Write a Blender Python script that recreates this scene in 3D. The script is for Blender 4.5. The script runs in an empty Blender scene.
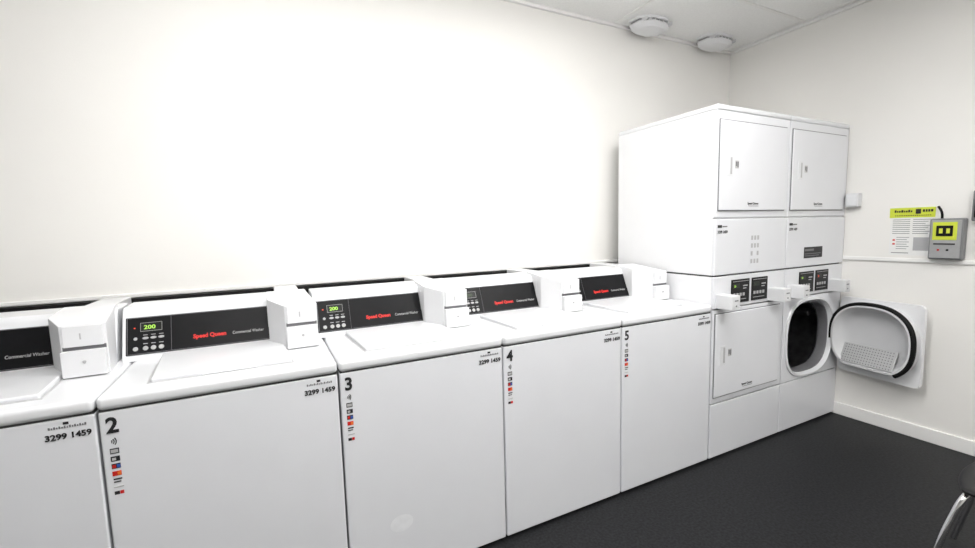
import bpy, bmesh
from math import *
from mathutils import Vector, Matrix
S=bpy.context.scene
COL=S.collection
# ---------------------------------------------------------------- materials
def mat(name,col,rough=.5,metal=0,noise=0,nscale=40,bump=0,bscale=200,emit=0,coat=0,spec=.5,samp=False):
    m=bpy.data.materials.new(name);m.use_nodes=True
    nt=m.node_tree;b=nt.nodes['Principled BSDF']
    c=(*col,1)
    b.inputs['Base Color'].default_value=c
    b.inputs['Roughness'].default_value=rough
    b.inputs['Metallic'].default_value=metal
    b.inputs['Specular IOR Level'].default_value=spec
    if coat: b.inputs['Coat Weight'].default_value=coat
    if noise or bump:
        tc=nt.nodes.new('ShaderNodeTexCoord')
    if noise:
        n=nt.nodes.new('ShaderNodeTexNoise');n.inputs['Scale'].default_value=nscale;n.inputs['Detail'].default_value=2
        r=nt.nodes.new('ShaderNodeValToRGB')
        r.color_ramp.elements[0].color=(*[max(0,v*(1-noise)) for v in col],1)
        r.color_ramp.elements[1].color=(*[min(1,v*(1+noise)) for v in col],1)
        r.color_ramp.elements[0].position=.35;r.color_ramp.elements[1].position=.65
        nt.links.new(tc.outputs['Object'],n.inputs['Vector']);nt.links.new(n.outputs['Fac'],r.inputs['Fac']);nt.links.new(r.outputs['Color'],b.inputs['Base Color'])
    if bump:
        n=nt.nodes.new('ShaderNodeTexNoise');n.inputs['Scale'].default_value=bscale;n.inputs['Detail'].default_value=2
        bp=nt.nodes.new('ShaderNodeBump');bp.inputs['Strength'].default_value=bump;bp.inputs['Distance'].default_value=.002
        nt.links.new(tc.outputs['Object'],n.inputs['Vector']);nt.links.new(n.outputs['Fac'],bp.inputs['Height']);nt.links.new(bp.outputs['Normal'],b.inputs['Normal'])
    if emit:
        b.inputs['Emission Color'].default_value=c;b.inputs['Emission Strength'].default_value=emit
        if not samp: m.cycles.emission_sampling='NONE'
    return m
WALL=mat('wall_paint',(.85,.838,.81),.5,noise=.006,nscale=3,bump=.1,bscale=160)
CEIL=mat('ceiling_tile_white',(.90,.90,.89),.8,noise=.02,nscale=90,bump=.3,bscale=250)
TRIMW=mat('trim_white',(.86,.855,.84),.4,noise=.01,nscale=5)
FLOOR=mat('floor_charcoal',(.0085,.009,.0102),.5,noise=.7,nscale=85,bump=.2,bscale=90,spec=.28)
ENAM=mat('white_enamel',(.74,.75,.77),.22,noise=.008,nscale=6)
ENAM2=mat('white_enamel_panel',(.75,.76,.79),.26,noise=.008,nscale=6)
ENAM3=mat('white_enamel_side',(.80,.805,.82),.3,noise=.008,nscale=6)
PLAS=mat('white_plastic',(.72,.725,.74),.35,noise=.01,nscale=9)
GREYP=mat('pale_grey_plastic',(.42,.42,.43),.4,noise=.02,nscale=9)
PANEL=mat('black_panel',(.005,.005,.006),.35,noise=.1,nscale=20,spec=.2)
BLACK=mat('black_rubber',(.006,.006,.006),.6,noise=.2,nscale=30,spec=.2)
SEAM=mat('dark_gap',(.05,.05,.05),.8,noise=.1,nscale=30)
RED=mat('red_print',(.6,.015,.010),.5,noise=.03)
WHITEP=mat('white_print',(.45,.45,.45),.5,noise=.03)
GREYPR=mat('grey_print',(.16,.16,.17),.5,noise=.03)
BLKP=mat('black_print',(.008,.008,.010),.5,noise=.05)
LED=mat('green_led',(.35,.65,.08),.4,emit=.3)
LEDD=mat('green_led_dim',(.03,.05,.02),.4,noise=.03)
LEDR=mat('red_led',(.8,.06,.02),.4,emit=.2)
LCD=mat('lcd_glass',(.010,.012,.010),.3,noise=.1,spec=.3)
BLUEP=mat('blue_print',(.03,.1,.4),.5,noise=.03)
ORNG=mat('orange_print',(.8,.2,.03),.5,noise=.03)
YEL=mat('lime_yellow',(.62,.70,.05),.5,noise=.02)
CHROME=mat('chrome',(.75,.75,.76),.12,1,noise=.02)
STEEL=mat('drum_steel',(.16,.16,.165),.3,.9,noise=.15,nscale=25)
SEAT=mat('black_seat_plastic',(.008,.008,.009),.5,noise=.15,nscale=60,spec=.3)
GREYB=mat('grey_device',(.2,.205,.21),.4,noise=.03)
GREYF=mat('grey_device_face',(.34,.345,.35),.4,noise=.03)
PAPER=mat('paper_white',(.84,.84,.83),.7,noise=.01)
GREYL=mat('door_liner_plastic',(.66,.665,.68),.3,noise=.01,nscale=9)
GREYS=mat('lint_screen_plastic',(.48,.485,.49),.4,noise=.01,nscale=9)
TUBE=mat('unseen_lamp_diffuser',(1,.99,.975),.6,emit=18.0,samp=True)
FILL=mat('fill_diffuser_dim',(1,.99,.975),.6,emit=14.5,samp=True)  # weaker glow for the added fill fittings
# ---------------------------------------------------------------- helpers
def link(o,parent=None):
    COL.objects.link(o)
    if parent: o.parent=parent
    return o
def finish(bm,name,m,parent,smooth=True,loc=None,rot=None,wn=True):
    me=bpy.data.meshes.new(name);bmesh.ops.recalc_face_normals(bm,faces=bm.faces);bm.to_mesh(me);bm.free()
    for mm in (m if isinstance(m,(list,tuple)) else [m]): me.materials.append(mm)
    if smooth:
        for p in me.polygons: p.use_smooth=True
        me.set_sharp_from_angle(angle=radians(38))
    o=bpy.data.objects.new(name,me);link(o,parent)
    if smooth and wn:
        w=o.modifiers.new('wn','WEIGHTED_NORMAL');w.keep_sharp=True
    if loc: o.location=loc
    if rot: o.rotation_euler=rot
    return o
def addbox(bm,x0,x1,y0,y1,z0,z1,bev=0,seg=3,mi=0):
    t=bmesh.new()
    bmesh.ops.create_cube(t,size=1)
    for v in t.verts: v.co=Vector(((x0+x1)/2+v.co.x*(x1-x0),(y0+y1)/2+v.co.y*(y1-y0),(z0+z1)/2+v.co.z*(z1-z0)))
    if bev: bmesh.ops.bevel(t,geom=list(t.edges),offset=bev,segments=seg,profile=.5,affect='EDGES',clamp_overlap=True)
    for f in t.faces: f.material_index=mi
    tm=bpy.data.meshes.new('t');t.to_mesh(tm);t.free();bm.from_mesh(tm);bpy.data.meshes.remove(tm)
def box(name,x0,x1,y0,y1,z0,z1,m,parent=None,bev=.003,seg=3,loc=None,rot=None):
    bm=bmesh.new();addbox(bm,x0,x1,y0,y1,z0,z1,bev,seg)
    return finish(bm,name,m,parent,bev>0,loc,rot)
def boxes(name,L,m,parent=None,bev=0,loc=None,rot=None):
    bm=bmesh.new()
    for l in L: addbox(bm,*l[:6],bev,2,l[6] if len(l)>6 else 0)
    return finish(bm,name,m,parent,bev>0,loc,rot)
def prism(name,prof,x0,x1,m,parent=None,bev=.004,loc=None,fn=None):
    bm=bmesh.new()
    a=[bm.verts.new((x0,y,z)) for y,z in prof];b=[bm.verts.new((x1,y,z)) for y,z in prof]
    if fn:
        for v in a+b: v.co=fn(v.co)
    bm.faces.new(a);bm.faces.new(b[::-1])
    n=len(prof)
    for i in range(n): bm.faces.new((a[i],b[i],b[(i+1)%n],a[(i+1)%n]))
    if bev: bmesh.ops.bevel(bm,geom=list(bm.edges),offset=bev,segments=3,profile=.5,affect='EDGES',clamp_overlap=True)
    return finish(bm,name,m,parent,True,loc)
def column(name,bot,top,m,parent,bev):
    bm=bmesh.new();a=[bm.verts.new(p) for p in bot];b=[bm.verts.new(p) for p in top]
    bm.faces.new(a);bm.faces.new(b[::-1]);n=len(bot)
    for i in range(n): bm.faces.new((a[i],b[i],b[(i+1)%n],a[(i+1)%n]))
    bmesh.ops.bevel(bm,geom=list(bm.edges),offset=bev,segments=2,profile=.5,affect='EDGES',clamp_overlap=True)
    return finish(bm,name,m,parent,True)
def roundplate(name,y0,y1,z0,z1,x0,x1,r,m,parent):
    bm=bmesh.new();pts=[]
    for cy,cz,a0 in ((y1-r,z1-r,0),(y0+r,z1-r,90),(y0+r,z0+r,180),(y1-r,z0+r,270)):
        for k in range(7):
            a=radians(a0+k*15);pts.append((cy+r*cos(a),cz+r*sin(a)))
    a=[bm.verts.new((x0,*p)) for p in pts];b=[bm.verts.new((x1,*p)) for p in pts]
    fa=bm.faces.new(a);fb=bm.faces.new(b[::-1]);n=len(pts)
    for i in range(n): bm.faces.new((a[i],b[i],b[(i+1)%n],a[(i+1)%n]))
    bmesh.ops.bevel(bm,geom=list(fa.edges)+list(fb.edges),offset=.004,segments=2,profile=.5,affect='EDGES',clamp_overlap=True)
    return finish(bm,name,m,parent,True)
def empty(name,loc,label,cat,group=None):
    e=bpy.data.objects.new(name,None);e.empty_display_size=.1;e.location=loc;link(e)
    e['label']=label;e['category']=cat
    if group:e['group']=group
    return e
def text(name,s,size,m,parent,loc,rot,align='LEFT',bold=0.0,sx=1,ext=.0004):
    c=bpy.data.curves.new('t','FONT');c.body=s;c.size=size;c.align_x=align;c.offset=bold*size;c.extrude=ext;c.resolution_u=3
    o=bpy.data.objects.new('t',c);COL.objects.link(o)
    dg=bpy.context.evaluated_depsgraph_get();me=bpy.data.meshes.new_from_object(o.evaluated_get(dg))
    bpy.data.objects.remove(o);bpy.data.curves.remove(c)
    me.name=name;me.materials.clear();me.materials.append(m)
    for v in me.vertices: v.co.x*=sx
    o=bpy.data.objects.new(name,me);link(o,parent);o.location=loc;o.rotation_euler=rot
    return o
def tube(name,pts,r,m,parent=None,loc=None,rot=None,cyc=False,smooth=True):
    c=bpy.data.curves.new('t','CURVE');c.dimensions='3D';c.bevel_depth=r;c.bevel_resolution=4;c.resolution_u=8;c.use_fill_caps=True
    sp=c.splines.new('BEZIER' if smooth else 'POLY')
    if smooth:
        sp.bezier_points.add(len(pts)-1)
        for p,q in zip(sp.bezier_points,pts): p.co=q;p.handle_left_type=p.handle_right_type='AUTO'
    else:
        sp.points.add(len(pts)-1)
        for p,q in zip(sp.points,pts): p.co=(*q,1)
    sp.use_cyclic_u=cyc
    o=bpy.data.objects.new('t',c);COL.objects.link(o)
    dg=bpy.context.evaluated_depsgraph_get();me=bpy.data.meshes.new_from_object(o.evaluated_get(dg))
    bpy.data.objects.remove(o);bpy.data.curves.remove(c)
    me.name=name;me.materials.clear();me.materials.append(m)
    for p in me.polygons:p.use_smooth=True
    o=bpy.data.objects.new(name,me);link(o,parent)
    if loc:o.location=loc
    if rot:o.rotation_euler=rot
    return o
def lathe(name,prof,m,parent=None,n=48,loc=None,rot=None,sx=1,sy=1,ph=0):
    bm=bmesh.new();rings=[]
    for r,z in prof:
        if r<1e-6: rings.append([bm.verts.new((0,0,z))])
        else: rings.append([bm.verts.new((r*cos(2*pi*i/n+ph)*sx,r*sin(2*pi*i/n+ph)*sy,z)) for i in range(n)])
    for k in range(len(rings)-1):
        a,b=rings[k],rings[k+1]
        for i in range(n):
            j=(i+1)%n
            if len(a)==1 and len(b)==1: continue
            if len(a)==1: f=bm.faces.new((a[0],b[i],b[j]))
            elif len(b)==1: f=bm.faces.new((a[i],a[j],b[0]))
            else: f=bm.faces.new((a[i],a[j],b[j],b[i]))
    return finish(bm,name,m,parent,True,loc,rot,wn=False)
FR=(pi/2,0,0)          # faces -Y
RW=(pi/2,0,-pi/2)      # faces -X
# ---------------------------------------------------------------- room
XR=3.985;HC=2.748;XL=-3.2;YF=-4.6
def struct(o): o['kind']='structure';return o
struct(box('floor',XL-.1,XR+.1,YF-.1,.1,-.1,0,FLOOR,bev=0))
struct(box('ceiling',XL-.1,XR+.1,YF-.1,.1,HC,HC+.1,CEIL,bev=0))
struct(box('wall_back',XL-.1,XR+.1,0,.1,0,HC,WALL,bev=0))
struct(box('wall_right',XR,XR+.1,YF,0,0,HC,WALL,bev=0))
struct(box('wall_left',XL-.1,XL,YF,0,0,HC,WALL,bev=0))
struct(box('wall_front',XL-.1,XR+.1,YF-.1,YF,0,HC,WALL,bev=0))
struct(box('baseboard_right',XR-.014,XR,YF,-.002,0,.085,TRIMW,bev=.004))
struct(box('baseboard_left',XL,XL+.014,YF,-.002,0,.085,TRIMW,bev=.004))
struct(box('trim_1',XL,XR-.02,-.014,0,1.094,1.112,TRIMW,bev=.003))
struct(box('trim_2',XR-.012,XR,YF,-.02,1.088,1.112,TRIMW,bev=.003))
k=3
for x in (-2.1,-.9,.3,1.5,2.72,3.93):
    struct(box('trim_%d'%k,x-.012,x+.012,YF,0,HC-.004,HC,TRIMW,bev=0));k+=1
for y in (-.58,-1.18,-1.78,-2.38,-2.98,-3.58,-4.18):
    struct(box('trim_%d'%k,XL,XR,y-.012,y+.012,HC-.0045,HC,TRIMW,bev=0));k+=1
struct(box('trim_%d'%k,XL,XR-.02,-.02,0,HC-.02,HC,TRIMW,bev=.002));k+=1
struct(box('trim_%d'%k,XR-.02,XR,YF,0,HC-.02,HC,TRIMW,bev=.002));k+=1
shade=box('shade_panel',XL+.3,2.60,-.045,-.002,0,1.091,BLACK,bev=.003)  # added black sheet, gives the dark shade below the rail behind the consoles
shade['label']='black panel standing in for the shaded gap behind washers';shade['category']='shade panel'
# ---------------------------------------------------------------- washers
FY=-.8686;W=.66
def washer_parts(e):
    box('body',.003,.657,FY,-.16,.012,.862,ENAM2,e,.006)
    for a,b in ((.04,FY+.03),(.57,FY+.03),(.04,-.25),(.57,-.25)): box('foot',a,a+.05,b,b+.05,0,.02,BLACK,e,.004)
    box('seam_gasket',.006,.654,FY+.004,-.17,.860,.868,SEAM,e,0)
    box('top_cover',.002,.658,FY-.006,-.155,.867,.908,ENAM,e,.014,4)
    def sh(v): return Vector((v.x-.07*(v.y+.79),v.y,v.z))
    prism('lid',[(-.79,.900),(-.79,.921),(-.46,.925),(-.46,.900)],.115,.520,ENAM,e,.006,fn=sh)
    prism('lid_gap',[(-.799,.905),(-.799,.9092),(-.46,.9092),(-.46,.905)],.107,.528,GREYP,e,0,fn=sh)
    box('lid_grip',.25,.41,-.797,-.78,.9085,.915,ENAM2,e,.003)
    OX=-.034
    prism('console',[(-.465,.905),(-.392,1.084),(-.378,1.096),(-.235,1.099),(-.22,.905)],.004+OX,.650+OX,ENAM,e,.006)
    a=atan2(.177,.073)
    cp=box('control_panel',.016+OX,.502+OX,.024,.166,0,.004,PANEL,e,.002,2,loc=(0,-.465,.905),rot=(a,0,0))
    boxes('panel_outline',[(x0+OX,x1+OX,y0,y1,.004,.0048) for x0,x1,y0,y1 in ((.020,.498,.1625,.164),(.020,.498,.0265,.028),(.020,.0215,.0265,.164),(.4965,.498,.0265,.164),(.154,.1548,.0265,.164))],GREYPR,cp)
    boxes('display_frame',[(.026,.092,.110,.111,.004,.0050),(.026,.092,.1415,.1425,.004,.0050),(.026,.027,.110,.1425,.004,.0050),(.091,.092,.110,.1425,.004,.0050)],WHITEP,cp)
    box('display',.027,.091,.111,.1415,.004,.0049,LCD,cp,0)
    def rb(x,y,rx,ry,m):
        lathe('button',[(0,.0065),(.8,.0065),(1,.004)],m,cp,18,loc=(x,y,0),sx=rx,sy=ry)
    for i in range(3): rb(.041+.024*i,.046,.0085,.0085,WHITEP)
    for i in range(3): box('button_label',.034+.024*i,.048+.024*i,.062,.0645,.004,.0048,WHITEP,cp,0)
    for i in range(3): rb(.041+.024*i,.084,.0095,.0050,GREYP)
    for i in range(3): box('button_label',.034+.024*i,.048+.024*i,.095,.0970,.004,.0048,WHITEP,cp,0)
    rb(.011,.046,.008,.008,WHITEP);rb(.011,.084,.006,.006,GREYP)
    box('indicator_light',.006,.011,.122,.127,.004,.0055,LEDR,cp,.001,1)
    text('brand_lettering','Speed Queen',.0215,RED,cp,(.190,.063,.0045),(0,0,0),bold=.04,sx=.94)
    text('model_lettering','Commercial Washer',.0165,WHITEP,cp,(.322,.063,.0045),(0,0,0),bold=.002,sx=.80)
    plan=[(.510,-.585),(.630,-.585),(.604,-.34),(.453,-.34),(.453,-.480)]
    cb=column('coin_box',[(x,y,.905) for x,y in plan],[(x,y,1.112+(y+.34)*.12+(-.004 if y<-.5 else 0)) for x,y in plan],PLAS,e,.0022)
    box('rear_housing',.486,.586,-.345,-.052,.80,1.102,PLAS,cb,.002)
    box('upper_coin_door',.519,.621,-.594,-.584,1.008,1.076,PLAS,cb,.0015)
    box('lower_coin_door',.514,.627,-.610,-.584,.912,.996,PLAS,cb,.0015)
    box('coin_door_gap',.515,.626,-.5875,-.584,.995,1.009,GREYPR,cb,0)
    box('coin_slot',.562,.566,-.5950,-.594,1.032,1.052,GREYP,cb,0)
    box('side_hatch',.4515,.454,-.44,-.36,.93,1.07,PLAS,cb,0)
    lathe('key_lock',[(0,.003),(.004,.003),(.005,.0)],GREYP,cb,20,loc=(.572,-.610,.960),rot=FR)
    y0,y1,y2=FY-.001,FY,FY-.0016
    boxes('payment_sticker',[(.021,.042,y0,y1,.735,.751,0),(.021,.042,y0,y1,.712,.727,0),(.023,.040,y2,y0,.738,.748,1),(.024,.033,y2,y0,.715,.723,1),
        (.021,.042,y0,y1,.690,.705,0),(.023,.031,y2,y0,.692,.702,2),(.033,.041,y2,y0,.692,.702,3),(.021,.042,y0,y1,.668,.682,2),(.033,.041,y2,y0,.670,.679,4),
        (.022,.042,y0,y1,.656,.660,0),(.022,.039,y0,y1,.648,.651,0),(.021,.044,y0,y1,.632,.635,1),(.021,.033,y0,y1,.611,.621,0),(.034,.043,y0,y1,.611,.621,2)],
        [BLKP,WHITEP,RED,BLUEP,ORNG],e)
    for i,r in enumerate((.006,.011,.016)):
        tube('contactless_mark',[(.022+r*cos(t),FY-.0006,.772+r*sin(t)) for t in (-.7,-.35,0,.35,.7)],.0012,BLKP,e)
    L=[];x=.556
    for q in (.004,.003,.004,.003,.004,.003,.004,.003,.004,.003,.004,.003,.004,.003,.004):
        L.append((x,x+q,y0,y1,.836,.841+(.002 if q>.003 else 0),1));x+=q+.0020
    L+=[(.588,.600,y0,y1,.846,.853,0)]
    boxes('service_sticker',L,[BLKP,GREYPR],e)
    text('phone_lettering','3299 1459',.0225,BLKP,e,(.547,FY-.0012,.806),FR,bold=.035,sx=1.04)
def clone(src,name,loc):
    top=src.copy();COL.objects.link(top);top.location=loc
    def rec(s,d):
        for c in s.children:
            n=c.copy();n.parent=d;COL.objects.link(n);rec(c,n)
    rec(src,top);return top
w0=empty('washing_machine',(-.66,0,0),'','washing machine','row of top-loading washers')
washer_parts(w0)
washers=[w0]
for i in range(4): washers.append(clone(w0,'washing_machine',(i*W,0,0)))
labs=['white top-loading washer at the end of the row, with coin box',
 'white top-loading washer marked 2 with glowing green display','white top-loading washer marked 3, smudge low on its front',
 'white top-loading washer marked 4 between two others','white top-loading washer marked 5 beside the stacked dryers']
SM=mat('smudge_film',(.775,.785,.81),.5,noise=.03,nscale=30)
for i,w in enumerate(washers):
    w['label']=labs[i]
    text('number_lettering',str(i+1),.064,BLKP,w,(.018,FY-.0012,.799),FR,bold=.03,sx=.92)
    cp=[c for c in w.children if c.name.startswith('control_panel')][0]
    text('display_digits','200',.021,LED if i in (1,2) else LEDD,cp,(.036,.1180,.0054),(0,0,0),bold=.02,sx=1.15)
    if i==2: lathe('wear_mark',[(0,.0008),(.035,.0006),(.045,0)],SM,w,32,loc=(.20,FY,.235),rot=FR,sy=.75)
# ---------------------------------------------------------------- stacked dryers
WD=.668;X5=2.645
def hollow(bm,x0,x1,y0,y1,z0,z1):
    v=[bm.verts.new(p) for p in [(x0,y0,z0),(x1,y0,z0),(x1,y1,z0),(x0,y1,z0),(x0,y0,z1),(x1,y0,z1),(x1,y1,z1),(x0,y1,z1)]]
    for f in [(0,1,2,3),(4,5,6,7),(1,2,6,5),(0,3,7,4),(2,3,7,6)]: bm.faces.new([v[i] for i in f])
def ringplate(bm,x0,x1,z0,z1,cx,cz,rx,rz,y0,y1,n=64,pw=2.8):
    def circ(y): 
        L=[]
        for i in range(n):
            t=2*pi*i/n;c,s=cos(t),sin(t)
            L.append(bm.verts.new((cx+rx*copysign(abs(c)**(2/pw),c),y,cz+rz*copysign(abs(s)**(2/pw),s))))
        return L
    def rect(y):
        L=[]
        for i in range(n):
            t=2*pi*i/n;c,s=cos(t),sin(t);m=max(abs(c),abs(s));u,v=c/m,s/m
            L.append(bm.verts.new((cx+(u*(x1-cx) if u>0 else u*(cx-x0)),y,cz+(v*(z1-cz) if v>0 else v*(cz-z0)))))
        return L
    a,b,c,d=rect(y0),circ(y0),circ(y1),rect(y1)
    for p,q in ((a,b),(b,c),(c,d),(d,a)):
        for i in range(n):
            j=(i+1)%n;bm.faces.new((p[i],p[j],q[j],q[i]))
def door_closed(e,x0,x1,z0,z1,handle_x):
    box('door_gap',x0-.0045,x1+.0045,FY-.004,FY+.001,z0-.0045,z1+.0045,GREYPR,e,0)
    d=box('door',x0,x1,FY-.010,FY+.001,z0,z1,ENAM2,e,.004)
    zc=(z0+z1)/2;y=FY-.010
    h=box('handle',handle_x,handle_x+.045,y-.0025,y+.001,zc-.055,zc+.055,ENAM,d,.001)
    box('handle_recess',handle_x+.026,handle_x+.040,y-.0032,y-.002,zc-.045,zc+.045,GREYP,h,0)
    boxes('warning_sticker',[(handle_x+.07,handle_x+.10,y-.001,y,zc-.012,zc+.03,0),(handle_x+.073,handle_x+.083,y-.0015,y-.001,zc,zc+.024,1),(handle_x+.087,handle_x+.097,y-.0015,y-.001,zc-.006,zc+.024,1)],[WHITEP,GREYPR],d)
    text('brand_lettering','Speed Queen',.018,BLKP,d,(x0+.24,y-.0005,z0+.032),FR,bold=.02)
    box('small_print',x0+.25,x0+.34,y-.0005,y,z0+.022,z0+.025,GREYPR,d,0)
def dryer(ix,opened):
    e=empty('stacked_dryer',(X5+ix*WD,0,0),'','clothes dryer','pair of stacked dryers')
    B=-.135;w=WD-.004
    bm=bmesh.new();hollow(bm,.002,w,FY+.012,B,.01,1.060);finish(bm,'lower_cabinet',ENAM3,e,False)
    box('upper_cabinet',.002,w,FY+.012,B,1.068,1.958,ENAM3,e,.004)
    box('cabinet_seam',.005,w-.003,FY+.016,B-.002,1.058,1.070,SEAM,e,0)
    box('top_cap',.0,w+.001,FY-.004,B,1.955,1.986,ENAM,e,.010,4)
    box('upper_front_panel',.002,w,FY,FY+.014,1.385,1.955,ENAM2,e,.004)
    box('lint_panel',.002,w,FY-.004,FY+.014,1.068,1.378,ENAM2,e,.005)
    boxes('service_sticker',[(.02,.055,FY-.005,FY-.004,1.33,1.345,0),(.06,.10,FY-.005,FY-.004,1.333,1.340,1)],[BLKP,GREYPR],e)
    text('phone_lettering','3299 1459',.022,BLKP,e,(.018,FY-.0052,1.30),FR,bold=.02,sx=.9)
    if ix==0:
        boxes('instruction_sticker',[(.305,.395,FY-.005,FY-.004,1.10,1.30,0)]+[(.315+.028*(i%3),.332+.028*(i%3),FY-.0056,FY-.005,1.12+.045*(i//3),1.145+.045*(i//3),1) for i in range(12) if i!=4],[ENAM2,GREYP],e)
    else:
        boxes('instruction_sticker',[(.19,.40,FY-.005,FY-.004,1.12,1.19,0),(.20,.30,FY-.0056,FY-.005,1.165,1.178,1),(.20,.38,FY-.0056,FY-.005,1.145,1.150,1),(.20,.36,FY-.0056,FY-.005,1.132,1.137,1)],[BLKP,GREYPR],e)
    door_closed(e,.022,.622,1.425,1.905,.075)
    box('control_band',.002,w,FY-.002,FY+.014,.880,1.060,ENAM2,e,.004)
    for j,(a,b) in enumerate(((.150,.312),(.335,.485))):
        cp=box('control_panel',a,b,FY-.007,FY-.002,.900,1.035,PANEL,e,.002)
        box('panel_line',a+.01,b-.01,FY-.0078,FY-.007,1.022,1.0245,WHITEP,cp,0);box('panel_line',b-.06,b-.02,FY-.0078,FY-.007,.992,.999,WHITEP,cp,0)
        box('panel_line',b-.06,b-.03,FY-.0078,FY-.007,.978,.983,WHITEP,cp,0);box('panel_line',a+.012,b-.03,FY-.0078,FY-.007,.918,.921,WHITEP,cp,0)
        box('display',a+.012,a+.070,FY-.0078,FY-.007,.985,1.010,LCD,cp,0)
        text('display_digits','20',.018,LEDR if (opened and j) else (LED if j==0 else LEDD),cp,(a+.020,FY-.0082,.990),FR,bold=.0)
        for q in range(4): box('button',a+.014+.028*q,a+.032+.028*q,FY-.010,FY-.007,.938,.956,GREYP,cp,.002,2)
    for a in (.022,.495):
        cb=box('coin_box',a,a+.068,FY-.10,FY-.001,.885,.965,PLAS,e,.005)
        box('coin_slot',a+.02,a+.048,FY-.102,FY-.0995,.935,.941,GREYPR,cb,0)
        box('coin_return',a+.03,a+.038,FY-.102,FY-.0995,.905,.913,GREYPR,cb,0)
    if not opened:
        box('lower_front_panel',.002,w,FY,FY+.014,.335,.874,ENAM2,e,.004)
        door_closed(e,.022,.622,.372,.850,.06)
    else:
        CX,CZ=.300,.600
        bm=bmesh.new();ringplate(bm,.002,w,.335,.874,CX,CZ,.262,.248,FY,FY+.014);finish(bm,'lower_front_panel',ENAM2,e,True)
        def ring(bm,rx,rz,y,n=64,pw=2.8):
            L=[]
            for i in range(n):
                t=2*pi*i/n;c,s=cos(t),sin(t)
                L.append(bm.verts.new((CX+rx*copysign(abs(c)**(2/pw),c),y,CZ+rz*copysign(abs(s)**(2/pw),s))))
            return L
        def rloft(name,secs,m):
            bm=bmesh.new();R=[ring(bm,*q) for q in secs]
            for p,q in zip(R,R[1:]):
                for i in range(64): j=(i+1)%64;bm.faces.new((p[i],p[j],q[j],q[i]))
            finish(bm,name,m,e,True,wn=False)
        rloft('opening_rim',[(.274,.260,FY),(.271,.257,FY-.010),(.260,.246,FY-.012),(.250,.236,FY+.008),(.244,.229,FY+.03)],ENAM)
        rloft('opening_seal',[(.249,.234,FY+.012),(.241,.226,FY+.012),(.236,.221,FY+.03),(.236,.221,FY+.07)],GREYPR)
        lathe('drum',[(.230,0),(.275,-.03),(.285,-.60),(.05,-.61),(0,-.60)],STEEL,e,48,loc=(CX,FY+.06,CZ),rot=FR)
        bm=bmesh.new()
        for r,n in ((.06,10),(.10,16),(.14,22),(.18,28),(.22,34)):
            for i in range(n):
                t=2*pi*i/n;c=Vector((CX+r*cos(t),FY+.648,CZ+r*sin(t)))
                vs=[bm.verts.new(c+Vector((.008*cos(a),0,.008*sin(a)))) for a in [k*pi/3 for k in range(6)]];bm.faces.new(vs)
        finish(bm,'drum_perforation',BLKP,e,False)
        for t in (.5,2.6,4.71):
            box('drum_baffle',-.02,.02,-.25,.25,0,.05,STEEL,e,.012,loc=(CX+.275*cos(t),FY+.36,CZ+.275*sin(t)),rot=(0,-(t)-pi/2,0))
        xd=.632
        d=roundplate('door',-1.350,FY-.024,.338,.842,xd-.004,xd+.018,.028,ENAM3,e)
        cy,cz=-1.110,.592
        def dshape(r,x,n=64,t0=0,t1=360,cut=.86):
            L=[]
            for i in range(n):
                t=radians(t0+(t1-t0)*i/n);c,s=cos(t),sin(t)
                yy=cy-r*1.02*copysign(abs(c)**(2/2.4),c);zz=cz+r*copysign(abs(s)**(2/2.4),s)
                zz=max(zz,cz-r*cut)
                L.append((x,yy,zz))
            return L
        def loft(name,secs,m,cap=False,par=d):
            bm=bmesh.new();Rr=[[bm.verts.new(p) for p in dshape(r,x)] for r,x in secs]
            for p,q in zip(Rr,Rr[1:]):
                for i in range(len(p)): j=(i+1)%len(p);bm.faces.new((p[i],p[j],q[j],q[i]))
            if cap: bm.faces.new(Rr[-1])
            return finish(bm,name,m,par,True,wn=False)
        loft('door_bowl',[(.226,xd-.002),(.226,xd-.070),(.221,xd-.081),(.208,xd-.082),(.198,xd-.074),(.186,xd-.050),(.168,xd-.022),(.130,xd-.008),(.07,xd-.005)],GREYL,True)
        tube('door_gasket',dshape(.225,xd-.070,60,-55,190,.9),.014,BLACK,d,smooth=False)
        ls=box('lint_screen',-.006,.006,-.150,.150,-.066,.066,GREYS,d,.005,loc=(xd-.052,cy+.012,cz-.112),rot=(0,radians(24),0))
        bm=bmesh.new()
        for iy in range(18):
            for iz in range(7):
                yc=-.132+iy*.0155;zc=-.053+iz*.0176
                vs=[bm.verts.new((-.0066,yc+.0036*cos(a),zc+.0040*sin(a))) for a in [k*pi/3 for k in range(6)]];bm.faces.new(vs)
        finish(bm,'lint_screen_holes',GREYPR,ls,False)
        box('hinge',xd,xd+.016,FY-.03,FY-.002,.44,.50,CHROME,d,.003);box('hinge',xd,xd+.016,FY-.03,FY-.002,.66,.72,CHROME,d,.003)
        P=Vector((xd+.01,FY-.012,0));R=Matrix.Rotation(radians(-8),4,'Z')
        d.location=P-(R@P);d.rotation_euler=(0,0,radians(-8))
    box('base_panel',.002,w,FY,FY+.014,.012,.328,ENAM2,e,.004)
    box('base_plinth',.01,w-.008,FY+.02,B-.01,0,.02,BLACK,e,0)
    return e
d1=dryer(0,False);d1['label']='white stacked dryer with both doors closed, beside the washers'
d2=dryer(1,True);d2['label']='white stacked dryer with lower door open, beside the wall'
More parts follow.
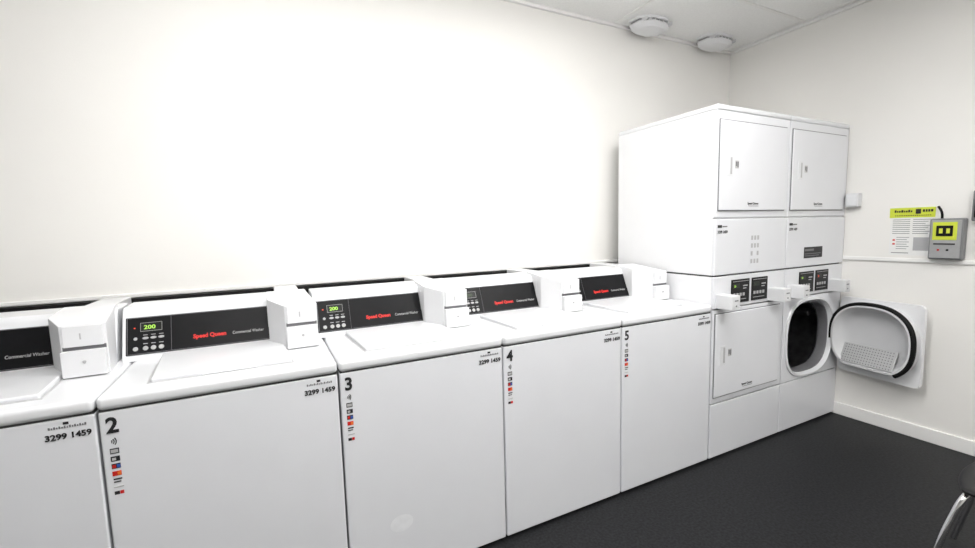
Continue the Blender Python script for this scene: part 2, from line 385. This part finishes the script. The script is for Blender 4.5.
# ---------------------------------------------------------------- ceiling devices
def detector(x,y,w):
    e=empty('ceiling_vent_unit',(x,y,HC),'white angular ceiling unit with dark slots around its side','smoke alarm','ceiling alarm units')
    s=w/.3;q=pi/8
    lathe('base',[(0,0),(.158,0),(.158,-.014),(.150,-.018)],ENAM3,e,8,sx=s,sy=.68,ph=q)
    lathe('grille',[(.142,-.016),(.134,-.034),(.126,-.034)],GREYP,e,8,sx=s,sy=.66,ph=q)
    lathe('cover',[(.154,-.032),(.154,-.038),(.118,-.060),(.05,-.061),(0,-.061)],ENAM3,e,8,sx=s,sy=.68,ph=q)
    for i in range(7):
        box('grille_fin',-.12+i*.038,-.114+i*.038,-.092,.06,-.036,-.016,PLAS,e,0)
detector(2.935,-.125,.31);detector(3.62,-.125,.31)
# ---------------------------------------------------------------- right wall items
e=empty('notice_poster',(XR-.001,-1.115,1.13),'white instruction notice with lime yellow header on wall','poster')
box('sheet',-.002,0,-.200,0,0,.232,PAPER,e,0)
hd=box('header',-.004,-.001,-.206,.005,.230,.290,YEL,e,0)
L=[];y=-.018
for q in (.009,.006,.008,.010,.006,.008,.009,.007):
    L.append((-.005,-.004,y-q,y,.262,.273 if q<.009 else .277));y-=q+.003
L+=[(-.005,-.004,-.142,-.118,.252,.280)]
y=-.150
for q in (.010,.008,.009,.010): L.append((-.005,-.004,y-q,y,.262,.277));y-=q+.003
y=-.022
for i in range(20): L.append((-.005,-.004,y-.005,y,.240,.245));y-=.0085
boxes('header_print',L,BLKP,hd)
L=[]
for i in range(8):
    L.append((-.003,-.002,-.095,-.012,.216-i*.012,.219-i*.012))
    L.append((-.003,-.002,-.190+.012*(i%3),-.108,.216-i*.012,.219-i*.012))
for i in range(6): L.append((-.003,-.002,-.095+.01*(i%2),-.034,.108-i*.014,.111-i*.014))
L+=[(-.003,-.002,-.095,-.012,.012,.016)]
boxes('notice_print',L,GREYPR,e)
box('notice_picture',-.003,-.002,-.190,-.115,.03,.11,GREYP,e,0)
box('notice_mark',-.003,-.002,-.028,-.016,.088,.098,RED,e,0);box('notice_mark',-.003,-.002,-.028,-.016,.064,.074,RED,e,0)
e=empty('payment_terminal',(XR-.001,-1.315,1.115),'grey wall payment terminal with lime sticker and small screen','card reader')
box('housing',-.055,0,-.145,0,0,.235,GREYB,e,.010,4)
fp=box('front_plate',-.060,-.054,-.136,-.009,.008,.225,GREYF,e,.004)
box('lime_sticker',-.063,-.059,-.120,-.018,.112,.214,YEL,fp,.002)
s=box('screen',-.066,-.062,-.104,-.034,.134,.194,PANEL,fp,.002)
for q in (-.062,-.092): box('screen_icon',-.067,-.066,q,q+.015,.150,.178,YEL,s,0)
box('button',-.065,-.059,-.052,-.042,.05,.060,RED,fp,.002);box('button',-.065,-.059,-.09,-.080,.05,.060,BLACK,fp,.002)
box('card_slot',-.064,-.059,-.115,-.025,.086,.093,BLACK,fp,.001)
tube('power_cord',[(-.03,-.045,.23),(-.03,-.043,.262),(-.02,-.035,.28),(-.012,-.020,.305)],.006,BLACK,e)
e=empty('wall_phone',(XR-.001,-1.478,1.33),'dark handset-like device mounted on the wall','wall device')
box('housing',-.04,0,-.10,0,0,.17,GREYB,e,.010);box('front_plate',-.05,-.038,-.09,-.012,.02,.15,BLACK,e,.006)
tube('cord',[(-.02,-.04,.0),(-.03,-.045,-.06),(-.025,-.03,-.12),(-.012,-.04,-.215)],.005,BLACK,e)
e=empty('switch_box',(XR-.001,-.885,1.44),'small white plastic box on wall beside dryer','switch')
box('housing',-.05,0,-.075,0,0,.09,PLAS,e,.006);box('cover_plate',-.055,-.049,-.068,-.007,.008,.082,ENAM,e,.003)
# ---------------------------------------------------------------- chair
e=empty('stacking_chair',(2.735,-2.080,0),'black plastic chair with curved chrome legs','chair')
e.rotation_euler=(0,0,radians(6))
bm=bmesh.new();n=10;V=[[None]*(n+1) for _ in range(n+1)]
for i in range(n+1):
    for j in range(n+1):
        u=i/n*2-1;v=j/n*2-1
        m_=max(abs(u),abs(v));l=sqrt(u*u+v*v) or 1;k_=m_/l
        k2=.55*k_+.45
        x=u*k2*.240;y=v*k2*.232;z=.445+.012*(u*u)-.012*(1-v*v)-.02*max(0,v)**3
        V[i][j]=bm.verts.new((x,y,z))
for i in range(n):
    for j in range(n): bm.faces.new((V[i][j],V[i+1][j],V[i+1][j+1],V[i][j+1]))
o=finish(bm,'seat',SEAT,e,True,wn=False);m1=o.modifiers.new('s','SOLIDIFY');m1.thickness=.022;m2=o.modifiers.new('ss','SUBSURF');m2.levels=m2.render_levels=2
bm=bmesh.new();V=[]
for i in range(9):
    u=i/8*2-1;V.append([bm.verts.new((u*.21*(1-.12*abs(t-.5)),-.23-.05*t+.03*u*u-0,.60+.25*t)) for t in (0,.25,.5,.75,1)])
for a,b in zip(V,V[1:]):
    for i in range(4): bm.faces.new((a[i],b[i],b[i+1],a[i+1]))
o=finish(bm,'backrest',SEAT,e,True,wn=False);m1=o.modifiers.new('s','SOLIDIFY');m1.thickness=.016;m2=o.modifiers.new('ss','SUBSURF');m2.levels=m2.render_levels=2
for sx in (-1,1):
    tube('leg',[(sx*.10,.16,.425),(sx*.17,.185,.405),(sx*.205,.21,.32),(sx*.235,.245,.15),(sx*.262,.275,.011)],.010,CHROME,e)
    tube('leg',[(sx*.10,-.14,.425),(sx*.17,-.165,.405),(sx*.205,-.19,.32),(sx*.235,-.235,.15),(sx*.262,-.275,.011)],.010,CHROME,e)
    tube('back_post',[(sx*.14,-.10,.425),(sx*.17,-.20,.43),(sx*.18,-.245,.52),(sx*.18,-.262,.75)],.010,CHROME,e)
# ---------------------------------------------------------------- lights
def unseen_troffer(x,y,m):
    e=empty('unseen_ceiling_light',(x,y,HC),'unseen white rectangular light fitting, diffuser made deep to brighten the ceiling','ceiling light','unseen ceiling panel lights')
    boxes('frame',[(-.6,.6,-.3,.3,-.008,-.001)],TRIMW,e)
    box('diffuser',-.56,.56,-.26,.26,-.075,-.009,m,e,.01)  # deep diffuser, so its glowing sides also brighten ceiling and upper wall
    box('end_cap',-.585,-.56,-.265,.265,-.078,-.007,TRIMW,e,.003);box('end_cap',.56,.585,-.265,.265,-.078,-.007,TRIMW,e,.003)
for x,y,m in ((.5,-1.48,TUBE),(1.95,-1.48,TUBE),(2.6,-2.9,FILL),(.6,-3.6,FILL)): unseen_troffer(x,y,m)  # all out of view; the dim rear pair is added as fill light
w=bpy.data.worlds.new('w');S.world=w;w.use_nodes=True;w.node_tree.nodes['Background'].inputs[0].default_value=(.8,.85,.9,1);w.node_tree.nodes['Background'].inputs[1].default_value=.3
S.view_settings.view_transform='Standard';S.view_settings.look='None';S.view_settings.exposure=0
# ---------------------------------------------------------------- camera
C=Vector((.4596,-2.4511,1.3537));yaw,pit,rol,f=.4670,.1007,-.0259,439.69
fw=Vector((sin(yaw)*cos(pit),cos(yaw)*cos(pit),-sin(pit)))
r=Vector((cos(yaw),-sin(yaw),0));u=r.cross(fw)
r2=r*cos(rol)+u*sin(rol);u2=-r*sin(rol)+u*cos(rol)
cam=bpy.data.cameras.new('camera');co=bpy.data.objects.new('camera',cam);COL.objects.link(co)
M=Matrix((r2,u2,-fw)).transposed().to_4x4();M.translation=C;co.matrix_world=M
cam.sensor_fit='HORIZONTAL';cam.sensor_width=36;cam.lens=f/975*36;cam.clip_start=.02
S.camera=co
